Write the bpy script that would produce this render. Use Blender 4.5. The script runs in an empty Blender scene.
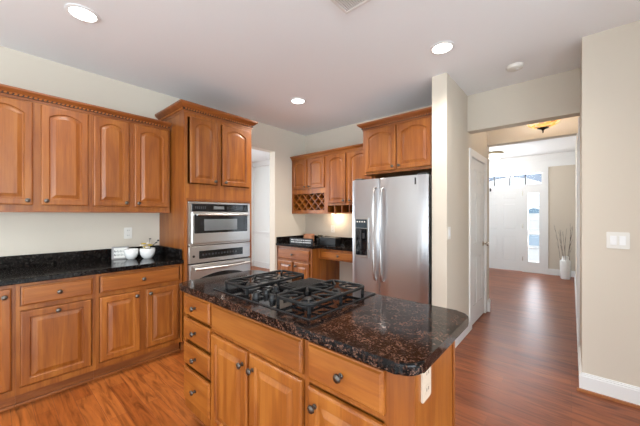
import bpy, bmesh, math, random
from mathutils import Vector, Matrix, noise as mnoise
PI = math.pi
random.seed(7)
S = bpy.context.scene
COL = S.collection

# ------------------------------------------------------------------ camera, world, lights, exposure
cd = bpy.data.cameras.new('camera'); cam = bpy.data.objects.new('camera', cd); COL.objects.link(cam)
cd.sensor_fit = 'HORIZONTAL'; cd.sensor_width = 36.0; cd.lens = 289.4 * 36.0 / 640.0
cd.shift_y = 1.74 / 640.0; cd.clip_start = 0.05; cd.clip_end = 200
cam.location = (0, 0, 1.354); cam.rotation_euler = (PI / 2, 0, math.radians(41.012))
S.camera = cam

w = bpy.data.worlds.new('sky'); S.world = w; w.use_nodes = True
bg = w.node_tree.nodes['Background']; bg.inputs[0].default_value = (.86, .93, 1.0, 1); bg.inputs[1].default_value = 1.3

S.view_settings.view_transform = 'Standard'; S.view_settings.look = 'None'
S.view_settings.gamma = 1; S.view_settings.use_curve_mapping = False
S.view_settings.exposure = 0.36

def area(name, loc, rot, sx, sy, power, color, spread=180):
    l = bpy.data.lights.new(name, 'AREA'); l.shape = 'RECTANGLE'; l.size = sx; l.size_y = sy
    l.energy = power; l.color = color; l.spread = math.radians(spread)
    o = bpy.data.objects.new(name, l); o.location = loc; o.rotation_euler = rot; COL.objects.link(o)
    return o
DAY = (.80, .92, 1.0)
TILT = math.radians(-25)          # tips the added daylight lamps down onto the added carpet
area('added_fill_patio_side', (5.36, -2.6, 1.2), (0, PI / 2 + TILT, 0), 2.2, 4.4, 350, DAY)         # added fill lamp, at a made-up patio door out of view
area('added_fill_rear', (-.4, -6.20, 1.5), (PI / 2 + TILT, 0, 0), 6.0, 1.9, 140, DAY)         # added fill lamp, at made-up rear windows out of view
area('daylight_side_room', (-6.42, 1.2, 1.5), (0, -PI / 2, 0), 1.6, 2.6, 112, DAY)                # window of the side room
area('daylight_entry', (-1.2, 8.75, 1.5), (-PI / 2, 0, 0), 1.7, 1.9, 105, (.86, .92, 1.0))        # through sidelight and transom
area('added_fill_foyer', (-3.25, 6.6, 1.5), (0, -PI / 2, 0), 1.5, 1.5, 36, (.70, .88, 1.0))                     # added lamp to brighten the foyer, at a made-up side opening

# ------------------------------------------------------------------ mesh helpers
class MB:
    def __init__(s): s.b = bmesh.new()
    def box(s, x0, x1, y0, y1, z0, z1, bev=0.0, seg=2):
        vs = [s.b.verts.new((x, y, z)) for x in (x0, x1) for y in (y0, y1) for z in (z0, z1)]
        F = [(0,1,3,2),(4,6,7,5),(0,4,5,1),(2,3,7,6),(0,2,6,4),(1,5,7,3)]
        fs = [s.b.faces.new([vs[i] for i in f]) for f in F]
        if bev > 0:
            es = list({e for f in fs for e in f.edges})
            bmesh.ops.bevel(s.b, geom=es, offset=bev, segments=seg, affect='EDGES', profile=.5)
        return s
    def loops(s, L, cap0=True, cap1=True, closed=True):
        R = [[s.b.verts.new(p) for p in l] for l in L]
        n = len(R[0])
        for a, b in zip(R, R[1:]):
            for i in range(n if closed else n - 1):
                j = (i + 1) % n
                s.b.faces.new((a[i], a[j], b[j], b[i]))
        if cap0: s.b.faces.new(R[0][::-1])
        if cap1: s.b.faces.new(R[-1])
        return s
    def lathe(s, prof, c=(0,0,0), axis='z', seg=24, cap=True):
        L = []
        for r, h in prof:
            l = []
            for k in range(seg):
                a = 2 * PI * k / seg; p, q = max(r, 1e-4) * math.cos(a), max(r, 1e-4) * math.sin(a)
                v = {'z': (p, q, h), 'y': (p, h, q), 'x': (h, p, q)}[axis]
                l.append((c[0] + v[0], c[1] + v[1], c[2] + v[2]))
            L.append(l)
        return s.loops(L, cap, cap)
    def tube(s, pts, r, seg=8, cap=True):
        pts = [Vector(p) for p in pts]; rs = r if isinstance(r, (list, tuple)) else [r] * len(pts)
        L = []; ref = None
        for i, p in enumerate(pts):
            t = (pts[min(i + 1, len(pts) - 1)] - pts[max(i - 1, 0)]).normalized()
            if ref is None: ref = Vector((0, 0, 1)) if abs(t.z) < .9 else Vector((1, 0, 0))
            u = t.cross(ref).normalized(); v = t.cross(u).normalized(); ref = v.cross(t) if False else ref
            L.append([tuple(p + u * (rs[i] * math.cos(2 * PI * k / seg)) + v * (rs[i] * math.sin(2 * PI * k / seg))) for k in range(seg)])
        return s.loops(L, cap, cap)
    def prism(s, poly, z0, z1, bev=0.0, seg=2, axis='z'):
        def m(p, h): return {'z': (p[0], p[1], h), 'y': (p[0], h, p[1]), 'x': (h, p[0], p[1])}[axis]
        a = [s.b.verts.new(m(p, z0)) for p in poly]; b = [s.b.verts.new(m(p, z1)) for p in poly]
        n = len(poly); f0 = s.b.faces.new(a[::-1]); f1 = s.b.faces.new(b)
        for i in range(n): s.b.faces.new((a[i], a[(i+1) % n], b[(i+1) % n], b[i]))
        if bev:
            es = list(set(f0.edges) | set(f1.edges))
            bmesh.ops.bevel(s.b, geom=es, offset=bev, segments=seg, affect='EDGES', profile=.5)
        return s
    def ball(s, c, rx, ry, rz, seg=12, rings=8):
        L = []
        for i in range(rings + 1):
            t = PI * i / rings; r = max(math.sin(t), .002)
            L.append([(c[0] + rx * r * math.cos(2*PI*k/seg), c[1] + ry * r * math.sin(2*PI*k/seg), c[2] - rz * math.cos(t)) for k in range(seg)])
        return s.loops(L)
    def build(s, name, mat, parent=None, smooth=False, loc=(0,0,0)):
        bmesh.ops.recalc_face_normals(s.b, faces=s.b.faces)
        me = bpy.data.meshes.new(name); s.b.to_mesh(me); s.b.free(); me.materials.append(mat)
        if smooth:
            for p in me.polygons: p.use_smooth = True
            try: me.set_sharp_from_angle(angle=math.radians(40))
            except Exception: pass
        o = bpy.data.objects.new(name, me); COL.objects.link(o); o.location = loc
        if parent is not None: o.parent = parent
        return o

def thing(name, label, cat, loc=(0,0,0), rz=0.0, group=None):
    o = bpy.data.objects.new(name, None); COL.objects.link(o); o.empty_display_size = .1
    o.location = loc; o.rotation_euler = (0, 0, rz); return tag(o, label, cat, group)
def tag(o, label, cat, group=None):
    o['label'] = label; o['category'] = cat
    if group: o['group'] = group
    return o
def struct(name, mb, mat, parent=None, loc=(0,0,0)):
    o = mb.build(name, mat, parent, loc=loc)
    if parent is None: o['kind'] = 'structure'
    return o
def copy_tree(o, parent=None):
    c = o.copy(); COL.objects.link(c)
    if parent is not None: c.parent = parent
    for ch in list(o.children): copy_tree(ch, c)
    return c
def rrect(x0, x1, y0, y1, r, n=6):
    P = []
    for cx, cy, a0 in ((x1-r, y0+r, -PI/2), (x1-r, y1-r, 0), (x0+r, y1-r, PI/2), (x0+r, y0+r, PI)):
        for k in range(n + 1):
            a = a0 + PI/2 * k / n; P.append((cx + r*math.cos(a), cy + r*math.sin(a)))
    return P

# ------------------------------------------------------------------ materials
def new_mat(name):
    m = bpy.data.materials.new(name); m.use_nodes = True
    return m, m.node_tree, m.node_tree.nodes['Principled BSDF']
def plain(name, col, rough=.5, metal=0.0, spec=.5, coat=0.0, bump=0.0, bscale=200.0, emit=None, estr=0.0):
    m, t, p = new_mat(name); p.inputs['Base Color'].default_value = (*col, 1); p.inputs['Roughness'].default_value = rough
    p.inputs['Metallic'].default_value = metal; p.inputs['Specular IOR Level'].default_value = spec; p.inputs['Coat Weight'].default_value = coat
    tc = t.nodes.new('ShaderNodeTexCoord'); n = t.nodes.new('ShaderNodeTexNoise'); n.inputs['Scale'].default_value = bscale
    t.links.new(tc.outputs['Object'], n.inputs['Vector'])
    if bump:
        b = t.nodes.new('ShaderNodeBump'); b.inputs['Strength'].default_value = bump; b.inputs['Distance'].default_value = .001
        t.links.new(n.outputs['Fac'], b.inputs['Height']); t.links.new(b.outputs['Normal'], p.inputs['Normal'])
    else:
        mr = t.nodes.new('ShaderNodeMapRange'); mr.inputs['To Min'].default_value = rough * .92; mr.inputs['To Max'].default_value = min(1, rough * 1.08)
        t.links.new(n.outputs['Fac'], mr.inputs['Value']); t.links.new(mr.outputs['Result'], p.inputs['Roughness'])
    if emit: p.inputs['Emission Color'].default_value = (*emit, 1); p.inputs['Emission Strength'].default_value = estr
    return m
def ramp(t, stops):
    r = t.nodes.new('ShaderNodeValToRGB'); e = r.color_ramp.elements
    while len(e) < len(stops): e.new(.5)
    for q, (pos, c) in zip(e, stops): q.position = pos; q.color = (*c, 1)
    return r
def wood(name, axis, dark, mid, light, rough=.38, coat=.12):
    """stained maple, grain along the given object axis"""
    m, t, p = new_mat(name); L = t.links.new
    tc = t.nodes.new('ShaderNodeTexCoord'); oi = t.nodes.new('ShaderNodeObjectInfo')
    mul = t.nodes.new('ShaderNodeVectorMath'); mul.operation = 'SCALE'; mul.inputs[0].default_value = (7.3, 5.1, 9.7); L(oi.outputs['Random'], mul.inputs['Scale'])
    add = t.nodes.new('ShaderNodeVectorMath'); L(tc.outputs['Object'], add.inputs[0]); L(mul.outputs[0], add.inputs[1])
    mp = t.nodes.new('ShaderNodeMapping'); sc = [9.0, 9.0, 9.0]; sc['xyz'.index(axis)] = 1.1; mp.inputs['Scale'].default_value = sc
    L(add.outputs[0], mp.inputs['Vector'])
    n1 = t.nodes.new('ShaderNodeTexNoise'); n1.inputs['Scale'].default_value = 1.6; n1.inputs['Detail'].default_value = 5; n1.inputs['Distortion'].default_value = .6
    mp2 = t.nodes.new('ShaderNodeMapping'); sc2 = [70.0] * 3; sc2['xyz'.index(axis)] = 3.0; mp2.inputs['Scale'].default_value = sc2
    L(add.outputs[0], mp2.inputs['Vector'])
    n2 = t.nodes.new('ShaderNodeTexNoise'); n2.inputs['Scale'].default_value = 1.5; n2.inputs['Detail'].default_value = 3
    L(mp.outputs[0], n1.inputs['Vector']); L(mp2.outputs[0], n2.inputs['Vector'])
    mx = t.nodes.new('ShaderNodeMath'); mx.operation = 'MULTIPLY_ADD'; mx.inputs[1].default_value = .28; L(n2.outputs['Fac'], mx.inputs[0]); 
    ms = t.nodes.new('ShaderNodeMath'); ms.operation = 'MULTIPLY'; ms.inputs[1].default_value = .72; L(n1.outputs['Fac'], ms.inputs[0]); L(ms.outputs[0], mx.inputs[2])
    r = ramp(t, [(.34, dark), (.5, mid), (.64, light)]); L(mx.outputs[0], r.inputs[0])
    hv = t.nodes.new('ShaderNodeHueSaturation'); mr = t.nodes.new('ShaderNodeMapRange'); mr.inputs['To Min'].default_value = .92; mr.inputs['To Max'].default_value = 1.08
    L(oi.outputs['Random'], mr.inputs['Value']); L(mr.outputs[0], hv.inputs['Value']); L(r.outputs[0], hv.inputs['Color']); L(hv.outputs[0], p.inputs['Base Color'])
    p.inputs['Roughness'].default_value = rough; p.inputs['Coat Weight'].default_value = coat; p.inputs['Coat Roughness'].default_value = .25
    return m
MD, MM, ML = (.18, .044, .005), (.255, .073, .0088), (.33, .109, .016)
WV = wood('maple_vertical_grain', 'z', MD, MM, ML)
WH = wood('maple_horizontal_grain', 'x', MD, MM, ML)
WI = wood('stained_interior_shade', 'x', (.05, .014, .008), (.07, .02, .011), (.09, .026, .014), .6, 0)  # stained backs, with the shade of the recesses put into the colour
WC = wood('maple_crown', 'x', (.17, .045, .009), (.23, .064, .013), (.29, .088, .02))

WR = wood('rope_maple', 'x', (.30, .09, .016), (.38, .12, .024), (.44, .15, .033))
WG = plain('dark_rope_groove', (.045, .012, .005), .6)  # darker backing strip behind the rope beads
def granite(name, fleck, pale, k, sc):
    m, t, p = new_mat(name); L = t.links.new
    tc = t.nodes.new('ShaderNodeTexCoord')
    n1 = t.nodes.new('ShaderNodeTexNoise'); n1.inputs['Scale'].default_value = 42 * sc; n1.inputs['Detail'].default_value = 5; n1.inputs['Roughness'].default_value = .7
    v1 = t.nodes.new('ShaderNodeTexVoronoi'); v1.inputs['Scale'].default_value = 115 * sc
    n2 = t.nodes.new('ShaderNodeTexNoise'); n2.inputs['Scale'].default_value = 13 * sc; n2.inputs['Detail'].default_value = 3
    for n in (n1, v1, n2): L(tc.outputs['Object'], n.inputs['Vector'])
    r1 = ramp(t, [(.47, (.004, .0035, .0035)), (.54, (.012, .008, .007)), (.60, fleck), (.70, pale)]); L(n1.outputs['Fac'], r1.inputs[0])
    sep = t.nodes.new('ShaderNodeSeparateColor'); L(v1.outputs['Color'], sep.inputs[0])
    # scattered crystals, denser in drifts
    ad = t.nodes.new('ShaderNodeMath'); ad.operation = 'MULTIPLY'; L(sep.outputs[0], ad.inputs[0])
    mr = t.nodes.new('ShaderNodeMapRange'); mr.inputs['From Min'].default_value = .38; mr.inputs['From Max'].default_value = .62; mr.inputs['To Min'].default_value = .55; mr.inputs['To Max'].default_value = 1.2
    L(n2.outputs['Fac'], mr.inputs['Value']); L(mr.outputs[0], ad.inputs[1])
    r2 = ramp(t, [(.0, (0, 0, 0)), (k, (0, 0, 0)), (k + .05, (1, 1, 1))]); L(ad.outputs[0], r2.inputs[0])
    r3 = ramp(t, [(.1, fleck), (.7, pale), (1, fleck)]); L(sep.outputs[1], r3.inputs[0])
    mx = t.nodes.new('ShaderNodeMix'); mx.data_type = 'RGBA'; L(r2.outputs[0], mx.inputs[0]); L(r1.outputs[0], mx.inputs[6]); L(r3.outputs[0], mx.inputs[7])
    L(mx.outputs[2], p.inputs['Base Color']); p.inputs['Roughness'].default_value = .10; p.inputs['Specular IOR Level'].default_value = .17
    return m
GI = granite('tan_brown_granite', (.048, .021, .014), (.15, .078, .053), .72, 1.9)
GK = granite('black_granite', (.012, .011, .010), (.06, .055, .048), .92, 1.3)

def planks(name, c1, c2, spec):
    m, t, p = new_mat(name); L = t.links.new
    tc = t.nodes.new('ShaderNodeTexCoord'); br = t.nodes.new('ShaderNodeTexBrick')
    br.offset = .37; br.offset_frequency = 2; br.squash = 1
    br.inputs['Scale'].default_value = 1; br.inputs['Brick Width'].default_value = 1.15; br.inputs['Row Height'].default_value = .105
    br.inputs['Mortar Size'].default_value = .0012; br.inputs['Bias'].default_value = 0
    br.inputs['Color1'].default_value = (*c1, 1); br.inputs['Color2'].default_value = (*c2, 1); br.inputs['Mortar'].default_value = (.16, .05, .022, 1)
    L(tc.outputs['Object'], br.inputs['Vector'])
    mp = t.nodes.new('ShaderNodeMapping'); mp.inputs['Scale'].default_value = (1.6, 14, 1); L(tc.outputs['Object'], mp.inputs['Vector'])
    n1 = t.nodes.new('ShaderNodeTexNoise'); n1.inputs['Scale'].default_value = 1.7; n1.inputs['Detail'].default_value = 7; n1.inputs['Distortion'].default_value = 1.2; n1.inputs['Roughness'].default_value = .6
    L(mp.outputs[0], n1.inputs['Vector'])
    rr = ramp(t, [(.30, (.42, .38, .36)), (.5, (.95, .95, .95)), (.72, (1.3, 1.28, 1.22))]); L(n1.outputs['Fac'], rr.inputs[0])
    mx = t.nodes.new('ShaderNodeMix'); mx.data_type = 'RGBA'; mx.blend_type = 'MULTIPLY'; mx.inputs[0].default_value = 1
    L(br.outputs['Color'], mx.inputs[6]); L(rr.outputs[0], mx.inputs[7]); L(mx.outputs[2], p.inputs['Base Color'])
    p.inputs['Roughness'].default_value = .34; p.inputs['Specular IOR Level'].default_value = spec; p.inputs['Coat Weight'].default_value = 0; p.inputs['Coat Roughness'].default_value = .2
    bp = t.nodes.new('ShaderNodeBump'); bp.inputs['Strength'].default_value = .2; bp.inputs['Distance'].default_value = .002
    L(n1.outputs['Fac'], bp.inputs['Height']); L(bp.outputs[0], p.inputs['Normal'])
    return m
FLOOR = planks('oak_plank_floor', (.255, .064, .013), (.36, .106, .023), .2)
HALLF = planks('shaded_plank_floor', (.19, .054, .022), (.275, .085, .033), .24)  # same planks as the kitchen, with the hall's dimmer light put into the colour

WALL = plain('beige_wall_paint', (.63, .56, .47), .85, bump=.06)
CEIL = plain('white_ceiling_paint', (.86, .86, .87), .9, bump=.06)
WHITE = plain('white_trim_paint', (.80, .795, .79), .4)
SIDEW = plain('white_side_room_paint', (.86, .87, .86), .8)
PLATE = plain('white_plastic', (.74, .71, .66), .4)
PEWTER = plain('antique_pewter', (.13, .11, .095), .36, 1.0)
BLKGL = plain('black_glass', (.006, .006, .007), .05, spec=.4)
BLACK = plain('black_plastic', (.012, .012, .013), .4)
IRON = plain('matte_cast_iron', (.008, .008, .0085), .5, spec=.25, bump=.2, bscale=400)
DARKG = plain('dark_grey_metal', (.05, .05, .052), .45, .6)
GREYGL = plain('tinted_oven_glass', (.16, .165, .165), .12)
CHROME = plain('satin_nickel', (.62, .56, .48), .25, 1.0)
CERAM = plain('white_ceramic', (.85, .84, .82), .25, coat=.3)
def steel(name, axis, col=(.63, .62, .62), rough=.24):
    m, t, p = new_mat(name); L = t.links.new
    tc = t.nodes.new('ShaderNodeTexCoord'); mp = t.nodes.new('ShaderNodeMapping'); sc = [900.0] * 3; sc['xyz'.index(axis)] = 4; mp.inputs['Scale'].default_value = sc
    n = t.nodes.new('ShaderNodeTexNoise'); n.inputs['Scale'].default_value = 1; n.inputs['Detail'].default_value = 2
    L(tc.outputs['Object'], mp.inputs['Vector']); L(mp.outputs[0], n.inputs['Vector'])
    mr = t.nodes.new('ShaderNodeMapRange'); mr.inputs['To Min'].default_value = rough - .05; mr.inputs['To Max'].default_value = rough + .06
    L(n.outputs['Fac'], mr.inputs['Value']); L(mr.outputs[0], p.inputs['Roughness'])
    p.inputs['Base Color'].default_value = (*col, 1); p.inputs['Metallic'].default_value = 1.0
    return m
STEEL = steel('brushed_steel', 'x', (.51, .50, .49), .3); STEELV = steel('brushed_steel_door', 'x', (.50, .50, .515), .36)
def glass(name, f=.12):
    m, t, p = new_mat(name); t.nodes.remove(p); out = t.nodes['Material Output']
    a = t.nodes.new('ShaderNodeBsdfTransparent'); b = t.nodes.new('ShaderNodeBsdfGlossy'); b.inputs['Roughness'].default_value = .02
    mx = t.nodes.new('ShaderNodeMixShader'); mx.inputs[0].default_value = f
    t.links.new(a.outputs[0], mx.inputs[1]); t.links.new(b.outputs[0], mx.inputs[2]); t.links.new(mx.outputs[0], out.inputs['Surface'])
    return m
GLASS = glass('window_glass', .07)
LAMP = plain('glowing_lens', (.9, .9, .9), .5, emit=(1, .97, .92), estr=6.0)

# ------------------------------------------------------------------ room shell
H = 2.725; XL = -3.497; YB = 3.633; XH = -.907; XR = .06; YR = 3.017; YD = 8.35
struct('floor', MB().box(-6.6, -1.12, -6.2, 4.7, -.1, 0), FLOOR)
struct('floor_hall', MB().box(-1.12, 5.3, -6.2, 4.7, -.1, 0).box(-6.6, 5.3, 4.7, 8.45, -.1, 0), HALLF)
struct('bounce_carpet', MB().box(-2.5, 5.16, -6.04, -.75, .0005, .02).box(1.2, 5.16, -.75, 2.1, .0005, .02), plain('cream_bounce_carpet', (.80, .80, .79), .95, bump=.5))  # added pale reflector out of view, bounces light up to the ceiling
struct('ceiling', MB().box(-6.6, 5.3, -6.2, 8.45, H, H + .1), CEIL)
wl = MB(); OY0, OY1, OZ = 2.12, 2.95, 2.345
wl.box(XL - .13, XL, -6.05, OY0, 0, H).box(XL - .13, XL, OY1, 4.65, 0, H).box(XL - .13, XL, OY0, OY1, OZ, H)
struct('wall_left', wl, WALL)
struct('wall_back', MB().box(XL, XH - .143, YB, YB + .13, 0, H), WALL)
struct('wall_passage', MB().box(XH - .143, XH, 2.905, 3.76, 0, H).box(XH - .143, XH, 4.52, 4.79, 0, H).box(XH - .143, XH, 3.76, 4.52, 2.06, H), WALL)
struct('wall_header_near', MB().box(XH, XR, YB, YB + .14, 2.312, H), WALL)
struct('wall_header_far', MB().box(XH, XR, 4.66, 4.79, 2.335, H), WALL)
struct('wall_foyer_rear', MB().box(-3.2, XH - .143, 4.66, 4.79, 0, H), WALL)
struct('wall_foyer_left', MB().box(-3.2, -3.07, 4.79, 5.85, 0, H).box(-3.2, -3.07, 7.35, 8.35, 0, H).box(-3.2, -3.07, 5.85, 7.35, 0, .75).box(-3.2, -3.07, 5.85, 7.35, 2.25, H), WALL)  # opening added to let the foyer fill lamp in
struct('wall_right', MB().box(XR, 5.3, YR, YR + .13, 0, H), WALL)
struct('wall_shade_stub', MB().box(1.0, 1.13, 1.85, YR, 0, H), WALL)  # added stub out of view, shades the right wall from the patio lamp
struct('wall_hall_right', MB().box(XR, XR + .13, YR + .13, YD, 0, H), WALL)
# exterior walls out of frame, with openings added for the daylight fill
struct('wall_east', MB().box(5.17, 5.3, -6.05, -4.9, 0, H).box(5.17, 5.3, -.3, YR, 0, H).box(5.17, 5.3, -4.9, -.3, 2.35, H), WALL)
struct('wall_rear', MB().box(-3.627, -3.4, -6.18, -6.05, 0, H).box(2.6, 5.3, -6.18, -6.05, 0, H).box(-3.4, 2.6, -6.18, -6.05, 0, .6).box(-3.4, 2.6, -6.18, -6.05, 2.45, H), WALL)
# side room beyond the opening
struct('wall_side_room', MB().box(-6.5, XL - .13, 4.65, 4.78, 0, H).box(-6.5, XL - .13, -.6, -.47, 0, H).box(-6.5, -6.37, -.47, 4.65, 0, .7).box(-6.5, -6.37, -.47, 4.65, 2.3, H).box(-6.5, -6.37, 2.5, 4.65, .7, 2.3), SIDEW)
struct('trim_side_room', MB().box(-6.37, XL - .13, 4.62, 4.65, 0, .14).box(-6.37, -6.34, -.47, 4.62, 0, .14).box(-6.37, XL - .13, 4.63, 4.65, .86, .92).box(-6.37, -6.35, -.47, 4.63, 2.6, 2.725).box(-6.35, XL - .13, 4.6, 4.65, 2.6, 2.725), WHITE)
def window(name, mb_frame, mb_pane):
    f = struct(name, mb_frame, WHITE); mb_pane.build('pane', GLASS, f); return f
f = MB()
for a in (-4.9, -3.39, -1.87, -.36): f.box(5.2, 5.26, a, a + .06, 0.0, 2.35)
f.box(5.2, 5.26, -4.84, -.36, 0.0, .1).box(5.2, 5.26, -4.84, -.36, 2.27, 2.35)
window('added_window_3', f, MB().box(5.225, 5.232, -4.85, -.35, .09, 2.28))  # added patio door out of view, frames the daylight fill
f = MB()
for a in (-3.4, -1.42, .56, 2.54): f.box(a, a + .06, -6.14, -6.08, .6, 2.45)
f.box(-3.34, 2.54, -6.14, -6.08, .6, .66).box(-3.34, 2.54, -6.14, -6.08, 2.39, 2.45)
window('added_window_4', f, MB().box(-3.35, 2.55, -6.113, -6.107, .65, 2.4))  # added rear windows out of view, frame the daylight fill

# baseboards
bb = MB().box(XR - .0, 5.17, YR - .016, YR, .012, .115).box(XR, 5.17, YR - .011, YR, .115, .128).box(XR, 5.17, YR - .006, YR, .128, .138)
struct('baseboard_right', bb, WHITE)
bb = MB()
for a, b_ in ((YR - .016, 3.62), (3.80, 4.64), (4.82, YD)):
    bb.box(XR - .016, XR, a, b_, .0, .115).box(XR - .01, XR, a, b_, .115, .135)
struct('baseboard_hall_right', bb, WHITE)
bb = MB().box(XH, XH + .016, 2.905, 3.69, 0, .115).box(XH, XH + .01, 2.905, 3.69, .115, .135).box(XH, XH + .016, 4.61, 4.80, 0, .115).box(XH, XH + .01, 4.61, 4.80, .115, .135)
struct('baseboard_passage', bb, WHITE)
struct('baseboard_front', MB().box(-.41, XR - .016, YD - .016, YD, 0, .115).box(-.41, XR - .01, YD - .01, YD, .115, .135), WHITE)
SHOE = wood('oak_shoe_moulding', 'x', (.34, .12, .04), (.42, .16, .055), (.48, .2, .07))
struct('trim_shoe_right', MB().box(XR - .03, 5.17, YR - .032, YR - .016, 0, .018), SHOE)
# thin jamb boards on the edges of the two hall openings
struct('trim_hall', MB().box(XR - .012, XR, YB + .16, YB + .25, .135, 2.31).box(XR - .012, XR, 4.66, 4.79, .135, 2.335), WHITE)

# ------------------------------------------------------------------ doors of the hall
def six_panel(w_, h_, t_=.035):
    """six panel door, local x along width, front at y=0 facing -y"""
    b = MB(); b.box(0, w_, .006, t_, 0, h_)
    st = .115; mid = .10; cw = (w_ - 2 * st - mid) / 2
    rows = [(.22, .82), (.98, 1.62), (1.72, h_ - .12)]
    xs = [(st, st + cw), (st + cw + mid, w_ - st)]
    # frame: stiles and rails proud of the field
    b.box(0, st, 0, .006, 0, h_).box(w_ - st, w_, 0, .006, 0, h_).box(st + cw, st + cw + mid, 0, .006, 0, h_)
    zc = [0] + [v for r in rows for v in r] + [h_]
    for i in range(0, len(zc), 2):
        for x0, x1 in xs: b.box(x0, x1, 0, .006, zc[i], zc[i + 1])
    for x0, x1 in xs:
        for z0, z1 in rows:
            q = .03
            b.loops([[(x0 + .012, .006, z0 + .012), (x1 - .012, .006, z0 + .012), (x1 - .012, .006, z1 - .012), (x0 + .012, .006, z1 - .012)],
                     [(x0 + q, .001, z0 + q), (x1 - q, .001, z0 + q), (x1 - q, .001, z1 - q), (x0 + q, .001, z1 - q)]], False, True)
    return b
# closet door in the passage wall: faces +x
d1 = six_panel(.70, 2.03).build('door_1', WHITE); d1.location = (XH - .004, 3.79, .012); d1.rotation_euler = (0, 0, PI / 2); d1['kind'] = 'structure'
for hz in (.22, 1.02, 1.80): MB().box(-.012, .004, -.012, .0, hz, hz + .09, .002).build('hinge', CHROME, d1)
def door_knob(parent, x, z, m=CHROME):
    k = MB().lathe([(.0, 0), (.032, 0), (.032, -.006), (.012, -.01), (.011, -.035), (.024, -.042), (.029, -.055), (.024, -.068), (.0, -.072)], (x, 0, z), 'y', 20)
    return k.build('door_knob', m, parent, True)
door_knob(d1, .635, .95)
c = MB()
def casing(b, x, y0, y1, ztop, wd=.085, t=.016, side=1):
    b.box(x, x + side * t, y0 - wd, y0, 0, ztop + wd).box(x, x + side * t, y1, y1 + wd, 0, ztop + wd).box(x, x + side * t, y0, y1, ztop, ztop + wd)
casing(c, XH, 3.778, 4.502, 2.05)
c.box(XH - .143, XH, 3.76, 3.786, 0, 2.06).box(XH - .143, XH, 4.494, 4.52, 0, 2.06).box(XH - .143, XH, 3.786, 4.494, 2.046, 2.06)
struct('trim_closet_door', c, WHITE)
struct('baseboard_closet_end', MB().box(XH, XH + .05, 4.59, 4.606, .0, .135), WHITE)

# front wall with door, sidelight and transom
X0, X1 = -2.55, -.45
wf = MB().box(-3.2, -2.3, YD, YD + .15, 0, H).box(-.49, XR + .13, YD, YD + .15, 0, H).box(-2.3, -.49, YD, YD + .15, 2.33, H)
struct('wall_front', wf, WALL)
struct('trim_front_frieze', MB().box(-3.07, XR, YD - .02, YD, 2.44, 2.6).box(-3.07, XR, YD - .04, YD, 2.6, 2.725).box(-.49, -.40, YD - .02, YD, 0, 2.44).box(-2.4, -2.3, YD - .02, YD, 0, 2.44).box(-2.3, -.49, YD - .02, YD, 2.325, 2.44), WHITE)
d2 = six_panel(.915, 2.005, .045).build('door_2', WHITE); d2.location = (-1.80, YD + .02, .012); d2['kind'] = 'structure'
for hz in (.25, 1.02, 1.80): MB().box(.913, .925, -.012, .0, hz, hz + .1, .002).build('hinge', CHROME, d2)
door_knob(d2, .075, .95, PEWTER)
MB().lathe([(0, 0), (.028, 0), (.026, -.014), (0, -.018)], (.075, 0, 1.08), 'y', 16).build('deadbolt', PEWTER, d2, True)
MB().box(.23, .265, -.02, .0, 1.93, 2.01, .003).build('alarm_contact', DARKG, d2)
fr = MB().box(-.884, -.775, YD + .01, YD + .1, 0, 2.039).box(-.565, -.49, YD + .01, YD + .1, 0, 2.039).box(-.775, -.565, YD + .01, YD + .1, 0, .25).box(-.775, -.565, YD + .01, YD + .1, 1.86, 2.039)
for k in range(1, 5): z = .25 + k * 1.61 / 5; fr.box(-.775, -.565, YD + .03, YD + .06, z - .010, z + .010)
window('window_1', fr, MB().box(-.78, -.56, YD + .065, YD + .071, .24, 1.87))
fr = MB().box(-2.3, -.885, YD + .01, YD + .1, 2.022, 2.04).box(-2.3, -.49, YD + .01, YD + .1, 2.04, 2.065).box(-2.3, -.49, YD + .01, YD + .1, 2.318, 2.33).box(-2.3, -1.81, YD + .01, YD + .1, 0, 2.022).box(-.525, -.49, YD + .01, YD + .1, 2.065, 2.318)
tw = struct('window_2', fr, WHITE); MB().box(-2.3, -.5, YD + .065, YD + .071, 2.06, 2.32).build('pane', GLASS, tw)
for xm in (-2.13, -1.80, -1.47, -1.14, -.83): MB().box(xm - .012, xm + .012, YD + .03, YD + .062, 2.065, 2.318).build('muntin', DARKG, tw)

# outside: porch arch, ground, a far house and a car on the lower street
PA = plain('blue_grey_porch_paint', (.24, .30, .39), .7)
arch = [(-5.0, -.2), (-5.0, 3.6), (1.5, 3.6), (1.5, -.2), (-.3, -.2), (-.3, 2.07)]
for k in range(1, 24):
    tt = 1 - 2 * k / 24; arch.append((-1.45 + 1.15 * tt, 2.49 - .42 * tt * tt))
arch += [(-2.6, 2.07), (-2.6, -.2)]
ar = MB().prism(arch, 10.2, 10.45, axis='y').build('porch_arch', PA)
tag(ar, 'blue-grey arched porch front outside the transom of the front door', 'porch'); ar['kind'] = 'structure'
PAV = plain('pale_concrete', (.72, .71, .69), .9)
struct('ground_porch', MB().box(-5.0, 1.5, 8.5, 12, -.35, -.2), PAV)
struct('ground_street', MB().box(-60, 60, 12, 120, -2.3, -2.1), PAV)
hs = thing('house', 'distant white house with a blue gabled roof seen through the sidelight', 'house', (-6.4, 80, -2.1))
MB().box(-2.8, 2.8, 0, 6, 0, 3.85).build('wall', SIDEW, hs)
MB().prism([(-3.1, 3.8), (3.1, 3.8), (0, 4.95)], -.3, 6.3, axis='y').build('roof', plain('slate_blue_roof', (.20, .34, .46), .8), hs)
cr = thing('car', 'pale silver-blue car parked on the street beyond the sidelight', 'car', (-3.1, 37.5, -2.1))
CB = plain('silver_blue_car_paint', (.42, .55, .68), .3, coat=1)
MB().prism([(-2, .3), (2, .3), (2.05, .7), (1.9, .85), (1.1, .92), (.6, 1.35), (-1.1, 1.38), (-1.6, .95), (-2.05, .85)], -.8, .8, .04, axis='y').build('car_body', CB, cr)
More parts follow.
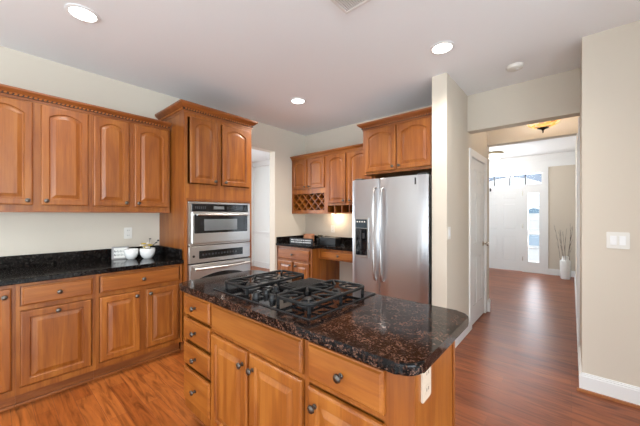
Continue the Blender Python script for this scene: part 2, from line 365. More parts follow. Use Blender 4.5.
for x in (-1.25, 1.25):
    for y in (-.8, .62): MB().lathe([(0, 0), (.32, 0), (.32, .18), (0, .18)], (x, y, .32), 'y', 20).build('wheel', BLACK, cr)

# ------------------------------------------------------------------ cabinet builders (local: x along the run, front at y=0 facing -y, z up)
knob_mesh = None
def knob(parent, x, y, z):
    global knob_mesh
    if knob_mesh is None:
        k = MB().lathe([(0, 0), (.010, 0), (.010, -.003), (.0055, -.006), (.0055, -.014), (.013, -.018), (.0165, -.023), (.0150, -.028), (.008, -.0315), (0, -.0325)], (0, 0, 0), 'y', 18)
        o = k.build('knob', PEWTER, parent, True, (x, y, z)); knob_mesh = o.data; return o
    o = bpy.data.objects.new('knob', knob_mesh); COL.objects.link(o); o.parent = parent; o.location = (x, y, z); return o
def door(parent, x0, x1, z0, z1, rise=0.0, kn=None, t=.02, fr=.052, mat=None):
    w_, h_ = x1 - x0, z1 - z0; M = 14 if rise else 2
    def lp(i, y, r):
        a, b, zb, zt = i, w_ - i, i, h_ - i; P = [(a, y, zb), (b, y, zb)]
        for k in range(M + 1):
            q = 1 - 2 * k / M; P.append(((a + b) / 2 + q * (b - a) / 2, y, zt - r * q * q))
        return P
    b = MB(); b.loops([lp(0, 0, 0), lp(0, -t + .007, 0), lp(.003, -t + .002, 0), lp(.009, -t, 0), lp(fr - .006, -t, rise), lp(fr, -t + .009, rise),
                       lp(fr + .008, -t + .009, rise), lp(fr + .034, -t + .001, rise * ((w_ - 2 * fr - .068) / (w_ - 2 * fr)) ** 2), lp(fr + .038, -t + .001, rise * ((w_ - 2 * fr - .076) / (w_ - 2 * fr)) ** 2)], True, True)
    o = b.build('door', mat or WV, parent, False, (x0, 0, z0))
    if kn: knob(o, kn[0] - x0, -t, kn[1] - z0)
    return o
def drawer(parent, x0, x1, z0, z1, kn=True, t=.02, name='drawer', mat=None):
    w_, h_ = x1 - x0, z1 - z0
    def lp(i, y): return [(i, y, i), (w_ - i, y, i), (w_ - i, y, h_ - i), (i, y, h_ - i)]
    o = MB().loops([lp(0, 0), lp(0, -t + .008), lp(.006, -t + .007), lp(.012, -t), lp(.02, -t)]).build(name, mat or WH, parent, False, (x0, 0, z0))
    if kn: knob(o, w_ / 2, -t, h_ / 2)
    return o
def crown(b, x0, x1, yb, zb, ht, out, left=True, right=True, rope=True):
    """moulding swept round front (y=0) and the open ends"""
    pr = [(-.005, 0), (.006, 0), (.006, .22), (.012, .26), (.012, .42), (.02, .46), (.05 * out / .055, .74), (out * .94, .78), (out, .82), (out, 1), (-.005, 1)]
    L = []
    for o, zf in pr:
        o = min(o, out); z = zb + ht * zf; P = []
        if left: P += [(x0 - o, yb, z), (x0 - o, -o, z)]
        else: P += [(x0, -o, z)]
        if right: P += [(x1 + o, -o, z), (x1 + o, yb, z)]
        else: P += [(x1, -o, z)]
        L.append(P)
    b.loops(L + [L[0]], False, False, closed=False)
    return b
def rope(b, x0, x1, yb, z, r, off, left, right):
    st = .027
    n = int((x1 - x0) / st)
    def bead(c, ax):
        d = Vector((.008, 0, .6 * r)) if ax == 'x' else Vector((0, .008, .6 * r))
        b.tube([Vector(c) - d, Vector(c), Vector(c) + d], [r * .55, r, r * .55], 6)
    for i in range(n): bead((x0 + (i + .5) * st, -off, z), 'x')
    m_ = int(yb / st)
    for i in range(m_):
        if left: bead((x0 - off, (i + .5) * st, z), 'y')
        if right: bead((x1 + off, (i + .5) * st, z), 'y')
    return b
def crown_parts(parent, x0, x1, yb, zb, ht, out, left, right, name='crown_molding'):
    c = crown(MB(), x0, x1, yb, zb, ht, out, left, right).build(name, WC, parent)
    MB().box(x0 - .0145 * left, x1 + .0145 * right, -.0145, -.004, zb + ht * .22, zb + ht * .46).build('rope_groove', WG, c)
    rope(MB(), x0, x1, 0, zb + ht * .34, ht * .1, .016, False, False).build('rope_trim', WR, c, True)
    if left: rope(MB(), x0, x0, yb, zb + ht * .34, ht * .1, .014, True, False).build('rope_trim', WR, c, True)
    if right: rope(MB(), x1, x1, yb, zb + ht * .34, ht * .1, .014, False, True).build('rope_trim', WR, c, True)
    return c

LW = PI / 2                       # left wall run: local x -> world +y, local -y -> world +x
# ------------------------------------------------------------------ wall cabinets, left run
UX = XL + .32; UZ0, UZ1 = 1.385, 2.238
def wall_cab(label, x0, x1, doors, loc, rz, z0, z1, depth, group=None, bodyz=None):
    t = thing('wall_cabinet', label, 'cabinet', loc, rz, group)
    bz = bodyz or z0
    MB().box(x0, x1, .019, depth, bz, z1).build('carcass', WV, t)
    return t
def frame(parent, x0, x1, z0, z1, st, rails, mids=(), mat=None, t=.019):
    """face frame: stiles st wide, rails given as z ranges"""
    b = MB(); b.box(x0, x0 + st, 0, t, z0, z1).box(x1 - st, x1, 0, t, z0, z1)
    for a, c_ in rails: b.box(x0 + st, x1 - st, 0, t, a, c_)
    for xa, xb, za, zb in mids: b.box(xa, xb, 0, t, za, zb)
    return b.build('face_frame', WV, parent)
def up_left(label, x0, x1, ds):
    t = wall_cab(label, x0, x1, ds, (UX, 0, 0), LW, UZ0, UZ1, .318)
    xm = (ds[0][1] + ds[1][0]) / 2
    frame(t, x0, x1, UZ0, UZ1, .04, ((UZ0, UZ0 + .05), (UZ1 - .04, UZ1)), ((xm - .035, xm + .035, UZ0 + .05, UZ1 - .04),))
    (a, b_), (c_, d) = ds
    door(t, a, b_, 1.43, 2.224, .040, (b_ - .03, 1.465))
    door(t, c_, d, 1.43, 2.224, .040, (c_ + .03, 1.465))
    MB().box(x0, x1, .0, .03, UZ0 - .012, UZ0 - .0005).build('light_rail', WC, t)
    return t
up_left('maple wall cabinet with two arched doors at the left edge of the counter run', -.115, .592, ((-.072, .234), (.279, .577)))
up_left('maple wall cabinet with two arched doors right beside the oven tower', .5925, 1.253, ((.612, .886), (.928, 1.232)))
ct = thing('crown_molding', 'dark rope-trimmed crown moulding along the top of the left wall cabinets', 'moulding', (UX, 0, 0), LW)
c_ = crown(MB(), -.115, 1.258, .3, UZ1 + .001, .068, .046, True, False).build('molding', WC, ct)
MB().box(-.13, 1.25, -.0145, -.004, UZ1 + .0155, UZ1 + .0325).build('rope_groove', WG, ct)
rope(MB(), -.115, 1.25, 0, UZ1 + .024, .0085, .016, False, False).build('rope_trim', WR, ct, True)

# ------------------------------------------------------------------ base cabinets, left run
BX = -2.893
def base_cab(label, x0, x1, loc, rz, depth, toe=.105, mats=WV, group=None, name='base_cabinet'):
    t = thing(name, label, 'cabinet', loc, rz, group)
    MB().box(x0, x1, .019, depth, toe, .8745).build('carcass', WV, t)
    MB().box(x0, x1, .07, .085, 0, toe - .001).box(x0, x1, .052, .0695, 0, .02, .004).build('toe_kick', WC, t)
    return t
t = base_cab('maple base cabinet with one tall door, cut off by the left edge', -.33, .129, (BX, 0, 0), LW, .6)
frame(t, -.33, .129, .105, .8745, .02, ((.105, .15), (.85, .8745)))
door(t, -.31, .108, .158, .85, 0, (.075, .80))
t = base_cab('maple pull-out base cabinet, single wide door with its knob on the top edge', .1295, .572, (BX, 0, 0), LW, .6)
frame(t, .1295, .572, .105, .8745, .02, ((.105, .15), (.685, .715), (.855, .8745)))
drawer(t, .154, .552, .718, .852); door(t, .15, .543, .158, .682, 0, (.345, .65))
t = base_cab('maple base cabinet with one long drawer over two doors beside the oven tower', .5725, 1.26, (BX, 0, 0), LW, .6)
frame(t, .5725, 1.26, .105, .8745, .022, ((.105, .15), (.685, .715), (.855, .8745)), ((.88, .945, .15, .685),))
drawer(t, .602, 1.222, .718, .852)
door(t, .597, .888, .158, .682, 0, (.858, .645)); door(t, .937, 1.212, .158, .682, 0, (.967, .645))
cl = thing('countertop', 'long black granite countertop with backsplash along the left wall', 'countertop', (0, 0, 0))
MB().prism([(XL + .001, -.36), (-2.866, -.36), (-2.866, 1.262), (XL + .001, 1.262)], .876, .914, .006, 2).build('slab', GK, cl)
MB().box(XL + .001, XL + .022, -.36, 1.262, .9145, 1.015, .003).build('backsplash', GK, cl)
MB().box(XL + .0225, -2.90, 1.242, 1.262, .9145, 1.015, .003).build('side_splash', GK, cl)

# ------------------------------------------------------------------ oven tower
TX = -2.877
tw_ = thing('oven_tower', 'tall maple tower cabinet housing the microwave and wall oven', 'cabinet', (TX, 1.27, 0), LW)
TWD = .795; TD = .618
MB().box(0, .02, .019, TD, .1, 2.39).box(TWD - .02, TWD, .019, TD, .1, 2.39).box(.02, TWD - .02, TD - .02, TD, .1, 2.39).box(.02, TWD - .02, .019, TD - .02, 1.505, 1.525).box(.02, TWD - .02, .019, TD - .02, .1, .12).box(.02, TWD - .02, .019, TD - .02, 2.37, 2.39).build('carcass', WV, tw_)
frame(tw_, 0, TWD, .1, 2.39, .034, ((.1, .20), (1.49, 1.665), (2.33, 2.39)), ((.355, .40, 1.665, 2.33),))
MB().box(.0, TWD, .07, .085, 0, .099).build('toe_kick', WC, tw_)
MB().box(.02, TWD - .02, -.008, 0, 1.505, 1.515).build('bead', WC, tw_)
door(tw_, .055, .345, 1.672, 2.335, .05, (.318, 1.705)); door(tw_, .408, .755, 1.672, 2.335, .05, (.438, 1.705))
crown_parts(tw_, 0, TWD, TD - .02, 2.372, .09, .055, True, True)

mw = thing('microwave', 'stainless built-in microwave above the oven in the maple tower', 'microwave', (TX, 1.27, 1.04), LW)
ox0, ox1 = .036, .758
MB().box(ox0 + .01, ox1 - .01, .001, .5, .002, .44).build('housing', DARKG, mw)
MB().box(ox0, ox1, -.02, 0, .002, .02, .003).box(ox0, ox1, -.02, 0, .425, .444, .003).box(ox0, ox0 + .03, -.02, 0, .02, .425).box(ox1 - .03, ox1, -.02, 0, .02, .425).build('trim_frame', STEEL, mw)
cp = MB().box(ox0 + .03, ox1 - .03, -.024, -.001, .352, .424, .003).build('control_panel', BLKGL, mw)
MB().box(.30, .42, -.0255, -.0245, .372, .404).build('display', GREYGL, cp)
for k in range(9):
    x = .10 + .02 * k if k < 6 else .46 + .05 * (k - 6)
    MB().box(x, x + .012, -.0255, -.0245, .375, .400).build('button', DARKG, cp)
dr = MB().box(ox0 + .03, ox1 - .03, -.034, -.001, .022, .345, .005).build('door', STEEL, mw)
wn = MB().prism(rrect(ox0 + .05, ox1 - .045, .125, .315, .012), -.036, -.033, axis='y').build('door_glass', BLKGL, dr)
MB().box(.19, .575, -.0375, -.0362, .150, .268).build('window', GREYGL, wn)
h_ = MB().tube([(ox0 + .06, -.075, .315), (ox1 - .06, -.075, .315)], .011, 12)
for x in (ox0 + .09, ox1 - .09): h_.box(x - .01, x + .01, -.075, -.033, .307, .323)
h_.build('handle', STEEL, dr, True)

ov = thing('wall_oven', 'stainless wall oven with an arched dark window below the microwave', 'oven', (TX, 1.27, .2), LW)
MB().box(ox0 + .01, ox1 - .01, .001, .55, .004, .83).build('housing', DARKG, ov)
cp = MB().box(ox0, ox1, -.026, 0, .665, .836, .004).build('control_panel', STEEL, ov)
MB().prism(rrect(.14, .655, .705, .785, .008), -.029, -.026, axis='y').build('display', BLKGL, cp)
for k in range(12): MB().box(.17 + .035 * k, .19 + .035 * k, -.0297, -.0291, .735, .755).build('button', DARKG, cp)
MB().lathe([(0, -.0262), (.013, -.0262), (.012, -.029), (0, -.0295)], (.085, 0, .735), 'y', 20).build('badge', BLACK, cp, True)
dr = MB().box(ox0, ox1, -.036, -.001, .05, .652, .006).build('door', STEEL, ov)
ap = [(.10, .10), (.69, .10), (.69, .495)] + [(.395 + .295 * q, .495 + .055 * (1 - q * q)) for q in [1 - 2 * k / 20 for k in range(1, 20)]] + [(.10, .495)]
MB().prism(ap, -.038, -.035, axis='y').build('window', BLKGL, dr)
hp = [(.395 + .32 * q, -.085, .612 - .008 * (1 - q * q)) for q in [-1 + k / 8 for k in range(17)]]
h_ = MB().tube(hp, .013, 12)
for x in (.11, .68): h_.box(x - .01, x + .01, -.085, -.035, .600, .618)
h_.build('handle', STEEL, dr, True)
MB().box(ox0, ox1, -.02, 0, .004, .045, .004).build('vent_strip', DARKG, ov)

# ------------------------------------------------------------------ desk nook on the back wall
DY = 3.312; DD = YB - DY - .002
dx0, dx1, dx2 = XL + .001, -2.757, -1.925
t = thing('wall_cabinet', 'maple wall cabinet with two short arched doors over a lattice wine rack', 'cabinet', (0, DY, 0))
b = MB().box(dx0, dx1, .019, DD, 1.71, 2.235)
b.box(dx0, dx0 + .02, .019, DD, 1.39, 1.71).box(dx1 - .02, dx1, .019, DD, 1.39, 1.71).box(dx0 + .02, dx1 - .02, .019, DD, 1.39, 1.41)
b.build('carcass', WV, t)
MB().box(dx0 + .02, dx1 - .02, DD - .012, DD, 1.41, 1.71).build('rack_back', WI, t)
xm = (-3.15 - 3.118) / 2
frame(t, dx0, dx1, 1.385, 2.235, .036, ((1.385, 1.425), (1.685, 1.775), (2.21, 2.235)), ((xm - .02, xm + .02, 1.775, 2.21),))
door(t, -3.465, -3.153, 1.765, 2.222, .042, (-3.18, 1.795), fr=.046); door(t, -3.116, -2.785, 1.765, 2.222, .042, (-3.09, 1.795), fr=.046)
# lattice
lx0, lx1, lz0, lz1 = dx0 + .03, dx1 - .03, 1.42, 1.69
def lattice():
    b = MB(); per = .138; wd = .0055; hh = lz1 - lz0; depth0, depth1 = .022, .29
    for s in (1, -1):
        k0 = -3
        for k in range(-4, 10):
            # centre line x = lx0 + k*per + s*(z-lz0)
            c = lx0 + .05 + k * per
            za, zb = lz0, lz1
            xa, xb = (c, c + hh) if s == 1 else (c + hh, c)
            # clip in x
            pts = [(xa, za), (xb, zb)]
            t0, t1 = 0.0, 1.0; d = xb - xa
            for lo, sign in ((lx0, 1), (lx1, -1)):
                f0 = sign * (xa - lo); f1 = sign * (xb - lo)
                if f0 < 0 and f1 < 0: t0, t1 = 1, 0; break
                if f0 < 0: t0 = max(t0, f0 / (f0 - f1))
                if f1 < 0: t1 = min(t1, f0 / (f0 - f1))
            if t1 - t0 < .08: continue
            p = (xa + d * t0, za + (zb - za) * t0); q = (xa + d * t1, za + (zb - za) * t1)
            nx, nz = -(q[1] - p[1]), (q[0] - p[0]); l = math.hypot(nx, nz); nx, nz = nx / l * wd, nz / l * wd
            off = .0008 if s == 1 else 0
            b.prism([(p[0] + nx, p[1] + nz), (p[0] - nx, p[1] - nz), (q[0] - nx, q[1] - nz), (q[0] + nx, q[1] + nz)], depth0 - off, depth1 - off, axis='y')
    return b
lattice().build('wine_lattice', WV, t)
MB().box(dx0, dx1, 0, .03, 1.370, 1.3845).build('light_rail', WV, t)

t = thing('wall_cabinet', 'maple wall cabinet with two tall arched doors over open cubbyholes', 'cabinet', (0, DY, 0))
b = MB().box(dx1 + .0005, dx2, .019, DD, 1.505, 2.235)
b.box(dx1 + .0005, dx1 + .02, .019, DD, 1.37, 1.505).box(dx2 - .02, dx2, .019, DD, 1.37, 1.505).box(dx1 + .02, dx2 - .02, .019, DD, 1.37, 1.385)
b.build('carcass', WV, t)
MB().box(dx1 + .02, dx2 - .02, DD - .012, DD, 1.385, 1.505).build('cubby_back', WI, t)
cb = MB()
for k in range(1, 6): x = dx1 + .03 + k * (dx2 - dx1 - .06) / 6; cb.box(x - .006, x + .006, .002, DD - .012, 1.385, 1.505)
cb.build('cubby_divider', WV, t)
frame(t, dx1 + .0005, dx2, 1.37, 2.235, .028, ((1.37, 1.385), (1.49, 1.53), (2.215, 2.235)), ((-2.39, -2.345, 1.53, 2.215),))
door(t, -2.722, -2.394, 1.522, 2.222, .048, (-2.42, 1.555), fr=.046); door(t, -2.343, -1.965, 1.522, 2.222, .048, (-2.315, 1.555), fr=.046)
ct = thing('crown_molding', 'maple crown moulding above the wine rack and cubby cabinets', 'moulding', (0, DY, 0))
crown(MB(), dx0, dx2 - .0005, .3, 2.236, .066, .046, False, False).build('molding', WH, ct)

# base unit + knee drawer + counter
DBY = 2.992
t = base_cab('maple desk base cabinet with one drawer over two doors left of the knee space', dx0, -2.75, (0, DBY, 0), 0, YB - DBY - .003)
frame(t, dx0, -2.75, .105, .8745, .03, ((.105, .15), (.655, .69), (.845, .8745)), ((-3.135, -3.09, .15, .655),))
drawer(t, -3.455, -2.80, .685, .838, True)
door(t, -3.455, -3.14, .158, .655, 0, (-3.17, .60)); door(t, -3.085, -2.80, .158, .655, 0, (-3.06, .60))
t = thing('desk_drawer', 'slim maple desk drawer unit over the open knee space beside the refrigerator', 'drawer', (0, 3.135, 0))
MB().box(-2.7495, -2.02, .019, .48, .735, .8745).build('carcass', WV, t)
frame(t, -2.7495, -2.02, .725, .8745, .03, ((.725, .74), (.845, .8745)))
drawer(t, -2.70, -2.06, .742, .842, True)
ct = thing('countertop', 'black granite countertop with backsplash over the desk nook', 'countertop', (0, 0, 0))
MB().prism([(dx0, 2.965), (-2.73, 2.965), (-2.715, 2.98), (-2.715, 3.105), (-2.0, 3.105), (-2.0, YB - .002), (dx0, YB - .002)], .876, .914, .006).build('slab', GK, ct)
MB().box(dx0, dx0 + .02, 2.975, YB - .024, .9145, 1.005, .003).build('side_splash', GK, ct)
MB().box(dx0, -2.0, YB - .023, YB - .002, .9145, 1.005, .003).build('backsplash', GK, ct)

# ------------------------------------------------------------------ refrigerator and the cabinet above it
FY = 3.012
t = thing('wall_cabinet', 'deep maple cabinet with two arched doors above the refrigerator', 'cabinet', (0, FY, 0))
fx0, fx1 = -1.922, XH - .145
MB().box(fx0, fx1, .019, YB - FY - .003, 1.835, 2.378).build('carcass', WV, t)
frame(t, fx0, fx1, 1.835, 2.378, .035, ((1.835, 1.875), (2.35, 2.378)), ((-1.50, -1.46, 1.875, 2.35),))
door(t, -1.882, -1.488, 1.862, 2.362, .05, (-1.52, 1.90)); door(t, -1.470, -1.085, 1.862, 2.362, .05, (-1.44, 1.90))
crown_parts(t, fx0, fx1, .3, 2.372, .08, .055, True, False)

rf = thing('refrigerator', 'stainless side-by-side refrigerator with a black ice and water dispenser', 'refrigerator', (0, 2.872, 0))
rx0, rx1, rs = -1.988, -1.076, -1.620
MB().box(rx0 + .004, rx1 - .004, .085, .72, .02, 1.752, .004).build('body', DARKG, rf)
MB().box(rx0 + .01, rx1 - .01, .03, .084, .02, .095).build('toe_grille', BLACK, rf)
def fdoor(name, x0, x1, z0, z1, hole=None):
    # gently bowed door front
    n = 14; b = MB(); prof = []
    for k in range(n + 1):
        q = -1 + 2 * k / n; prof.append(((x0 + x1) / 2 + q * (x1 - x0) / 2, .003 * q * q + (.010 * max(0, abs(q) - .93) / .07)))
    poly = prof + [(x1, .08), (x0, .08)]
    return b.prism(poly, z0, z1, .004, 2)
fz = fdoor('freezer_door', rx0, rs - .004, .105, 1.762).build('freezer_door', STEELV, rf, True)
fd = fdoor('fridge_door', rs + .004, rx1, .105, 1.762).build('fridge_door', STEELV, rf, True)
for par, x in ((fz, rs - .045), (fd, rs + .045)):
    zz = [.62, .70, .9, 1.1, 1.3, 1.5, 1.58, 1.645]
    h_ = MB().tube([(x, .0, .62), (x, -.035, .632), (x, -.055, .70), (x, -.06, .9), (x, -.062, 1.12), (x, -.06, 1.35), (x, -.055, 1.58), (x, -.035, 1.64), (x, .0, 1.655)], .0135, 12)
    h_.build('handle', STEEL, par, True)
db_ = MB().box(-1.945, -1.752, -.012, .016, .855, 1.318, .006).build('dispenser', STEEL, fz)
MB().prism(rrect(-1.925, -1.772, 1.20, 1.30, .006), -.0150, -.0115, axis='y').build('dispenser_panel', plain('blue_black_gloss', (.03, .045, .055), .15), db_)
MB().prism(rrect(-1.925, -1.772, .885, 1.195, .006), -.0145, -.0115, axis='y').build('dispenser_recess', BLKGL, db_)
MB().box(-1.857, -1.842, -.03, -.0145, .95, 1.18, .003).build('dispenser_lever', DARKG, db_)
MB().box(-1.835, -1.80, -.022, -.0145, 1.08, 1.14, .005).build('dispenser_spout', DARKG, db_)
for k in range(4): MB().box(-1.912 + .033 * k, -1.895 + .033 * k, -.0158, -.0148, 1.265, 1.28).build('button', PLATE, db_)
MB().box(-1.215, -1.198, .0, .006, 1.665, 1.735, .001).build('badge', DARKG, fd)
MB().box(rx0 + .02, rx0 + .12, .03, .14, 1.763, 1.782, .004).build('hinge_cover', DARKG, rf)
MB().box(rx1 - .12, rx1 - .02, .03, .14, 1.763, 1.782, .004).build('hinge_cover', DARKG, rf)

# ------------------------------------------------------------------ island
IY = .852; IXR = -.36
def isl(label, x0, x1):
    return base_cab(label, x0, x1, (0, IY, 0), 0, .378, .105)
t = isl('island cabinet with a stack of four maple drawers at its left end', -1.915, -1.558)
frame(t, -1.915, -1.558, .105, .8745, .016, ((.105, .17), (.845, .8745)))
for z0, z1 in ((.718, .848), (.563, .696), (.402, .536), (.175, .378)): drawer(t, -1.898, -1.568, z0, z1)
t = isl('island cabinet under the cooktop with a long false drawer front over two doors', -1.5575, -.812)
frame(t, -1.5575, -.812, .105, .8745, .012, ((.105, .15), (.68, .70), (.85, .8745)), ((-1.212, -1.172, .15, .68),))
drawer(t, -1.548, -.826, .704, .848, False, name='false_front')
door(t, -1.548, -1.205, .158, .678, 0, (-1.235, .612)); door(t, -1.182, -.826, .158, .678, 0, (-1.152, .612))
t = isl('island cabinet at the right end with one drawer over a single door', -.8115, IXR - .0185)
frame(t, -.8115, IXR - .0005, .105, .8745, .012, ((.105, .15), (.68, .70), (.85, .8745)), ((-.462, IXR - .0125, .15, .68), (-.462, IXR - .0125, .70, .85)))
drawer(t, -.792, -.458, .704, .848); door(t, -.792, -.458, .158, .672, 0, (-.75, .612))
MB().box(IXR - .018, IXR, .0195, .378, .0, .8745).build('end_panel', WV, t)
MB().box(IXR, IXR + .008, .365, .379, 0, .8745, .002).build('corner_bead', WV, t)
ct = MB().prism(rrect(-1.932, -.335, .800, 1.420, .065, 8), .876, .914, .008, 3).build('countertop', GI, None)
tag(ct, 'brown and black speckled granite countertop with rounded corners on the island', 'countertop')

# cooktop
CK = thing('cooktop', 'black glass downdraft gas cooktop set into the island countertop', 'cooktop', (0, 0, .9145))
cx0, cx1, cy0, cy1 = -1.590, -.825, .880, 1.410
MB().prism(rrect(cx0, cx1, cy0, cy1, .012), 0, .006, .002).build('glass_top', BLKGL, CK)
eb = MB()
eb.box(cx0 - .004, cx1 + .004, cy0 - .004, cy0, 0, .005).box(cx0 - .004, cx1 + .004, cy1, cy1 + .004, 0, .005).box(cx0 - .004, cx0, cy0, cy1, 0, .005).box(cx1, cx1 + .004, cy0, cy1, 0, .005)
eb.build('rim', DARKG, CK)
gx = ((-1.545, -1.315), (-1.085, -.855)); gy0, gy1 = .912, 1.365
def burner(x, y, r):
    b = MB().lathe([(0, .006), (r * 1.45, .006), (r * 1.4, .011), (r * .95, .013), (r * .9, .024), (0, .024)], (x, y, 0), 'z', 28).build('burner', DARKG, CK, True)
    MB().lathe([(0, .0242), (r * .82, .0242), (r * .82, .031), (r * .7, .034), (0, .034)], (x, y, 0), 'z', 28).build('burner_cap', IRON, b, True)
for (x0, x1) in gx:
    g = MB(); z = .046; r = .0085
    pts = rrect(x0, x1, gy0, gy1, .035, 5); g.tube([(p[0], p[1], z) for p in pts + pts[:2]], r, 8, False)
    ym = (gy0 + gy1) / 2; xm = (x0 + x1) / 2
    g.tube([(x0, ym, z), (x1, ym, z)], r * .9, 8)
    for cy in ((gy0 + ym) / 2, (ym + gy1) / 2):
        q = .028
        for dx, dy, L_ in ((1, 0, (x1 - x0) / 2), (-1, 0, (x1 - x0) / 2), (0, 1, (gy1 - gy0) / 4), (0, -1, (gy1 - gy0) / 4)):
            g.tube([(xm + dx * q, cy + dy * q, z + .003), (xm + dx * L_, cy + dy * L_, z)], r * .75, 8)
        for dx, dy in ((1, 1), (-1, 1), (1, -1), (-1, -1)):
            g.tube([(xm + dx * .034, cy + dy * .034, z + .002), (xm + dx * .105, cy + dy * .105, z)], r * .6, 6)
    for px_, py_ in ((x0 + .012, gy0 + .012), (x1 - .012, gy0 + .012), (x0 + .012, gy1 - .012), (x1 - .012, gy1 - .012), (x0, ym), (x1, ym)):
        g.tube([(px_, py_, .0062), (px_, py_, z)], r, 8)
    g.build('burner_grate', IRON, CK, True)
    burner(xm, (gy0 + ym) / 2, .036); burner(xm, (ym + gy1) / 2, .028)
vg = MB(); vx0, vx1, vy0, vy1 = -1.290, -1.110, 1.115, 1.385
vg.box(vx0, vx1, vy0, vy0 + .012, .006, .03, .003).box(vx0, vx1, vy1 - .012, vy1, .006, .03, .003).box(vx0, vx0 + .012, vy0, vy1, .006, .03, .003).box(vx1 - .012, vx1, vy0, vy1, .006, .03, .003)
for k in range(13): y = vy0 + .02 + k * .0185; vg.box(vx0 + .01, vx1 - .01, y, y + .009, .018, .032, .002)
vg.build('vent_grille', IRON, CK)
for k, (x, y) in enumerate(((-1.26, 1.07), (-1.15, 1.045), (-1.25, .995), (-1.15, .955), (-1.24, .92))):
    kb = MB().lathe([(0, .006), (.021, .006), (.021, .012), (.017, .014), (.0155, .032), (.013, .034), (0, .034)], (x, y, 0), 'z', 20)
    kb.box(x - .003, x + .003, y - .016, y + .016, .033, .040, .001)
    kb.build('control_knob', BLACK, CK, True)

# ------------------------------------------------------------------ wall plates
def outlet(label, loc, rz, PLATE=PLATE):
    t = thing('wall_outlet', label, 'outlet', loc, rz)
    MB().prism(rrect(-.036, .036, -.058, .058, .006), -.006, 0, .002, axis='y').build('cover_plate', PLATE, t)
    for z in (-.026, .026):
        s = MB().prism(rrect(-.017, .017, z - .014, z + .014, .008), -.008, -.0061, axis='y').build('socket', PLATE, t)
        MB().box(-.009, -.006, -.0086, -.0081, z - .003, z + .007).box(.006, .009, -.0086, -.0081, z - .003, z + .007).build('slot', DARKG, s)
    return t
outlet('white outlet plate on the left wall above the black counter', (XL + .0005, .965, 1.163), PI / 2)
outlet('white outlet plate on the desk nook wall under the cubbyholes', (-2.884, YB - .0005, 1.128), 0)
outlet('outlet plate with a reflected peach tint on the end panel of the island', (IXR + .0005, .935, .815), PI / 2, plain('peach_reflection_plastic', (.56, .44, .34), .45))  # peach light reflected onto the plate is put into its colour
def switch(label, loc, rz, n):
    t = thing('light_switch', label, 'light switch', loc, rz); wd = .036 + .0235 * (n - 1)
    MB().prism(rrect(-wd, wd, -.06, .06, .006), -.006, 0, .002, axis='y').build('cover_plate', PLATE, t)
    for k in range(n):
        x = (k - (n - 1) / 2) * .047
        MB().loops([[(x - .0165, -.0061, -.033), (x + .0165, -.0061, -.033), (x + .0165, -.0061, .033), (x - .0165, -.0061, .033)],
                    [(x - .0155, -.011, -.032), (x + .0155, -.011, -.032), (x + .0155, -.0075, .032), (x - .0155, -.0075, .032)]]).build('rocker', WHITE, t)
switch('white double rocker light switch on the beige right-hand wall', (.254, YR - .0005, 1.167), 0, 2)
switch('small white single rocker switch on the passage wall end beside the refrigerator', (XH + .0005, 2.965, 1.175), PI / 2, 1)

# ------------------------------------------------------------------ ceiling fixtures
def can(label, x, y, power, color=(1, .93, .84), r=.085):
    t = thing('recessed_light', label, 'ceiling light', (x, y, H), 0)
    MB().lathe([(r * .86, -.001), (r * 1.12, -.001), (r * 1.12, -.006), (r * .9, -.010), (r * .86, -.004)], (0, 0, 0), 'z', 32, False).build('trim_ring', WHITE, t, True)
    MB().lathe([(0, -.0015), (r * .87, -.0015), (r * .87, -.006), (0, -.0065)], (0, 0, 0), 'z', 32).build('lens', LAMP, t)
    l = bpy.data.lights.new('bulb', 'SPOT'); l.energy = power; l.spot_size = math.radians(150); l.spot_blend = .9; l.shadow_soft_size = .07; l.color = color
    o = bpy.data.objects.new('bulb', l); COL.objects.link(o); o.parent = t; o.location = (0, 0, -.03)
    return t
can('round recessed ceiling light above the left counter, nearest the camera', -2.511, .428, 42)
can('round recessed ceiling light toward the desk nook, farthest from the camera', -2.482, 2.451, 105)
can('round recessed ceiling light in front of the refrigerator and passage', -.802, 2.447, 62)
can('round recessed ceiling light beyond the island, behind the camera', -.8, .1, 42)
for x, y in ((-2.4, -1.9), (-.4, -1.9), (1.9, -.4), (1.9, 1.6), (-2.4, -4.1), (-.4, -4.1), (2.2, -2.6), (4.0, .6)):  # added lamps out of view, fill light for an even ceiling
    can('added round recessed fill light of the unseen family room, outside the picture', x, y, 118, DAY)['group'] = 'added fill lights of the unseen family room'
sd = thing('smoke_detector', 'round white smoke detector on the ceiling before the passage header', 'smoke detector', (-.393, 3.19, H))
MB().lathe([(0, -.0005), (.068, -.0005), (.068, -.012), (.062, -.026), (.045, -.034), (0, -.036)], (0, 0, 0), 'z', 32).build('housing', PLATE, sd, True)
MB().lathe([(0, -.0362), (.016, -.0362), (.014, -.039), (0, -.0395)], (.02, 0, 0), 'z', 16).build('test_button', WHITE, sd, True)
vt = thing('ceiling_vent', 'white slatted air register cut off by the top edge of the ceiling', 'vent', (-1.155 + .17, 1.60 - .09, H), 0)
VT = plain('white_register', (.74, .70, .67), .5)
b = MB(); a, c2 = .17, .09
b.box(-a, a, -c2, -c2 + .022, -.012, -.0005, .003).box(-a, a, c2 - .022, c2, -.012, -.0005, .003).box(-a, -a + .022, -c2 + .022, c2 - .022, -.012, -.0005).box(a - .022, a, -c2 + .022, c2 - .022, -.012, -.0005)
b.build('frame', VT, vt)
MB().box(-a + .022, a - .022, -c2 + .022, c2 - .022, -.003, -.0008).build('duct_screen', DARKG, vt)
sl = MB()
for k in range(20): x = -a + .028 + k * .0148; sl.box(x, x + .0085, -c2 + .022, c2 - .022, -.011, -.004)
sl.build('slats', VT, vt)

